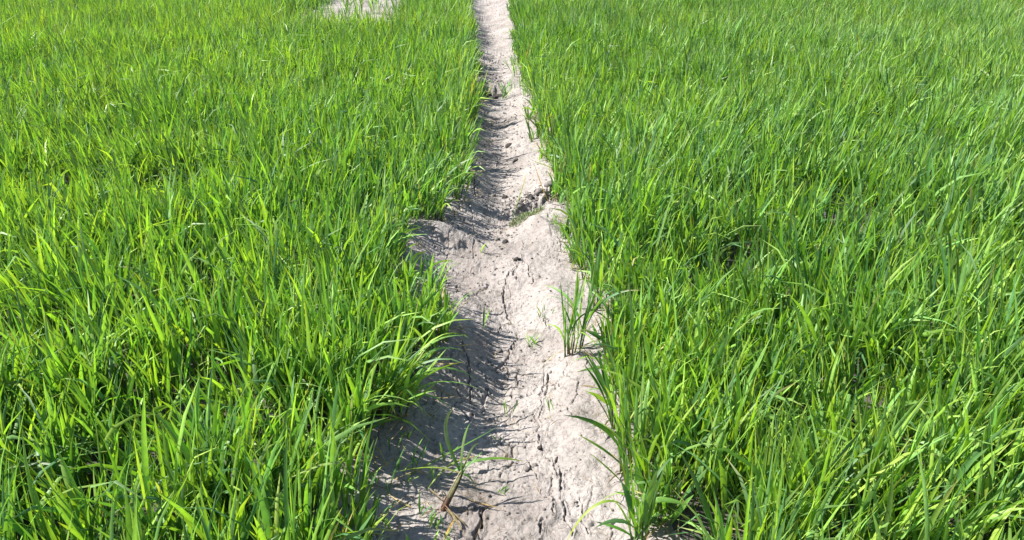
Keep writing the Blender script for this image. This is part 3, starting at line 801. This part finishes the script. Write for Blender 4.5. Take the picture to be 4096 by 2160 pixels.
# low pale weed mat by the broken step
def mat_patch(cx, cy, rx_, ry_, n, h, label, tint):
    a = rng.uniform(0, 2 * np.pi, n); r = np.sqrt(rng.random(n))
    x, y = cx + rx_ * r * np.cos(a) + ry_ * 0.5 * r * np.sin(a), cy + ry_ * r * np.sin(a)
    P = leaf_params(n, h / 0.33, 0.34, 0, 0, 1.8)
    base = np.stack([x, y, height(x, y) - 0.004], -1)
    g, b = leaf_colors(n)
    g = np.tile(tint, (n, 1)) * rng.uniform(0.75, 1.2, (n, 1))
    v, c = blades(base, S=4, across=2, greens=g, basec=g, **P)
    o = mesh_obj('low_grass', v.reshape(-1, 3), blade_faces(n, 4, 2), M_DRY, c.reshape(-1, 3))
    return tag(o, label, 'grass', kind='stuff')
mat_patch(0.075, 4.03, 0.085, 0.085, 520, 0.036, 'low pale green mat of fine grass below the broken soil step', np.array([0.20, 0.26, 0.12]))

# ------------------------------------------------------------------ clods and crumbs
def clod_mesh(seed, rough=0.35):
    r2 = np.random.default_rng(seed)
    import bmesh
    bm = bmesh.new()
    bmesh.ops.create_icosphere(bm, subdivisions=2, radius=1.0)
    co = np.array([v.co[:] for v in bm.verts])
    k = fbm(co[:, 0] * 1.3 + seed, co[:, 1] * 1.3 + co[:, 2] * 2.1, seed, 3)
    co = co * (1 + rough * k)[:, None]
    co = np.sign(co) * np.abs(co) ** 0.9
    f = np.array([[v.index for v in fc.verts] for fc in bm.faces])
    bm.free()
    return co, f

CLODS = [  # clods of the far hollow are added, their dark colour painting its shade
    (-0.25, 7.10, 0.035, 'small clod coloured dark for shade at the left of the far hollow'),
    (-0.15, 7.00, 0.030, 'small clod coloured dark for shade in front of the two big clods of the far hollow'),
    (-0.05, 7.16, 0.035, 'dark flat clod at the sunny right lip of the far hollow'),
    (-0.165, 7.17, 0.045, 'dark clod wedged between the two big clods of the far hollow'),
    (0.023, 3.472, 0.017, 'dark round clod alone in the sunny middle of the path'),
    (0.069, 1.961, 0.011, 'small crumbly clod beside the curved crack at the front'),
    (0.045, 1.945, 0.010, 'smaller clod touching the left end of the curved crack'),
    (0.087, 2.04, 0.008, 'tiny dark clod behind the curved crack'),
    (-0.05, 2.709, 0.012, 'clod on the shaded lip of the hooked crack'),
    (-0.075, 3.786, 0.016, 'brown clod in the furrow left of the pale weed mat'),
    (-0.035, 3.732, 0.018, 'dark crumbly clod in the furrow in front of the pale weed mat'),
    (-0.02, 3.83, 0.012, 'small clod touching the front of the pale weed mat'),
    (0.045, 4.22, 0.026, 'pale lumpy clod at the left end of the broken soil step'),
    (0.105, 4.26, 0.022, 'dark clod in the middle of the broken soil step'),
    (0.155, 4.30, 0.030, 'large rough clod near the right end of the broken soil step'),
    (0.215, 4.36, 0.030, 'large shaded clod at the right end of the broken soil step'),
    (-0.041, 4.479, 0.022, 'dark clod in the furrow behind the broken soil step'),
    (-0.11, 4.53, 0.018, 'shaded clod in the furrow near the left edge, behind the step'),
    (-0.021, 5.477, 0.028, 'dark clod on the narrow middle stretch of the path'),
    (0.02, 5.15, 0.022, 'small clod at the sunny side of the narrow middle stretch'),
    (-0.22, 7.22, 0.055, 'large clod coloured dark for the shade in the hollow far up the path'),
    (-0.11, 7.12, 0.048, 'dark clod at the right of the hollow far up the path'),
    (0.12, 2.60, 0.010, 'tiny clod beside the short straight crack near the isolated tuft'),
    (-0.115, 1.775, 0.014, 'rough clod at the head of the widest crack in front'),
]
for k, (x, y, r, lab) in enumerate(CLODS):
    co, f = clod_mesh(k + 3)
    o = mesh_obj('soil_clod', co * np.array([r, r * 0.85, r * 0.62]), f, M_CLOD, smooth=False)
    o.location = (x, y, g1(x, y) + r * 0.22)
    o.rotation_euler = (0, 0, rng.uniform(0, 6.28))
    if 'dark' in lab: o.data.materials[0] = M_DARK
    tag(o, lab, 'clod', 'soil clods on the path')

# crumbs too small to pick apart
N = 1500
cy_ = 1.25 + (rng.random(N) ** 1.6) * 8.0
l_, r_ = edge_l(cy_), edge_r(cy_)
cx_ = l_ + (r_ - l_) * np.clip(rng.normal(0.47, 0.22, N), 0.0, 1.0)
near = rng.random(N) < 0.22
cx_[near] = rng.normal(0.11, 0.10, near.sum()); cy_[near] = rng.normal(4.27, 0.07, near.sum())
cr = rng.uniform(0.0015, 0.005, N) * (0.8 + 0.16 * cy_); cr[near] *= 1.3
co, f = clod_mesh(99, 0.5)
import bmesh
bm = bmesh.new(); bmesh.ops.create_icosphere(bm, subdivisions=1, radius=1.0)
ic = np.array([v.co[:] for v in bm.verts]); icf = np.array([[v.index for v in q.verts] for q in bm.faces]); bm.free()
cv = ic[None] * (1 + 0.28 * rng.normal(0, 1, (N, len(ic), 1))) * np.stack([cr, cr * rng.uniform(0.6, 1.1, N), cr * 0.7], -1)[:, None, :]
cv = cv + np.stack([cx_, cy_, height(cx_, cy_) + cr * 0.25], -1)[:, None, :]
cf = (icf[None] + (np.arange(N) * len(ic))[:, None, None]).reshape(-1, 3)
tag(mesh_obj('soil_crumbs', cv.reshape(-1, 3), cf, M_CLOD, smooth=False), 'loose dark soil crumbs strewn over the mud path', 'soil', kind='stuff')

N = 900
ty_ = 1.25 + (rng.random(N) ** 1.7) * 5.5
tx_ = edge_l(ty_) + (edge_r(ty_) - edge_l(ty_)) * np.clip(rng.normal(0.42, 0.25, N), 0, 1)
P = leaf_params(N, 0.16, 0.14)
P['L'] = rng.uniform(0.02, 0.07, N)
P['th0'] = rng.uniform(1.35, 1.58, N); P['bend'] = rng.uniform(0, 0.35, N); P['az'] = rng.uniform(0, 6.28, N); P['azd'] = rng.normal(0, 1.2, N)
P['dry'] = rng.random(N) ** 2; P['kink'][:] = 0; P['tipy'][:] = 0
base = np.stack([tx_, ty_, height(tx_, ty_) + 0.004], -1)
v, c = blades(base, S=5, across=2, greens=np.tile(BROWN * 0.7, (N, 1)), basec=np.tile(BROWN * 0.7, (N, 1)), **P)
tag(mesh_obj('dead_rootlets', v.reshape(-1, 3), blade_faces(N, 5, 2), M_DRY, c.reshape(-1, 3)), 'thin dead rootlets and stalk bits scattered on the mud path', 'litter', kind='stuff')

# dead leaf litter under the rice along the edges
N = 1400
ly_ = 1.2 + (rng.random(N) ** 1.4) * 8.0
sd_ = rng.random(N) < 0.55
off = np.abs(rng.normal(0, 0.16, N)) - np.where(sd_, 0.11, 0.04)
lx_ = np.where(sd_, edge_l(ly_) - off, edge_r(ly_) + off)
P = leaf_params(N, 0.36, 0.45)
P['th0'] = rng.uniform(1.2, 1.62, N); P['bend'] = rng.normal(0, 0.25, N); P['az'] = rng.uniform(0, 6.28, N); P['dry'] = rng.uniform(0.5, 1.0, N); P['kink'][:] = 0
base = np.stack([lx_, ly_, height(lx_, ly_) + 0.006], -1)
v, c = blades(base, S=4, across=2, greens=np.tile(BROWN, (N, 1)), basec=np.tile(BROWN, (N, 1)), **P)
c = c * rng.uniform(0.45, 1.1, (N, 1, 1, 1))
tag(mesh_obj('dead_leaf_litter', v.reshape(-1, 3), blade_faces(N, 4, 2), M_DRY, c.reshape(-1, 3)), 'brown dead leaf litter around the feet of the rice', 'litter', kind='stuff')
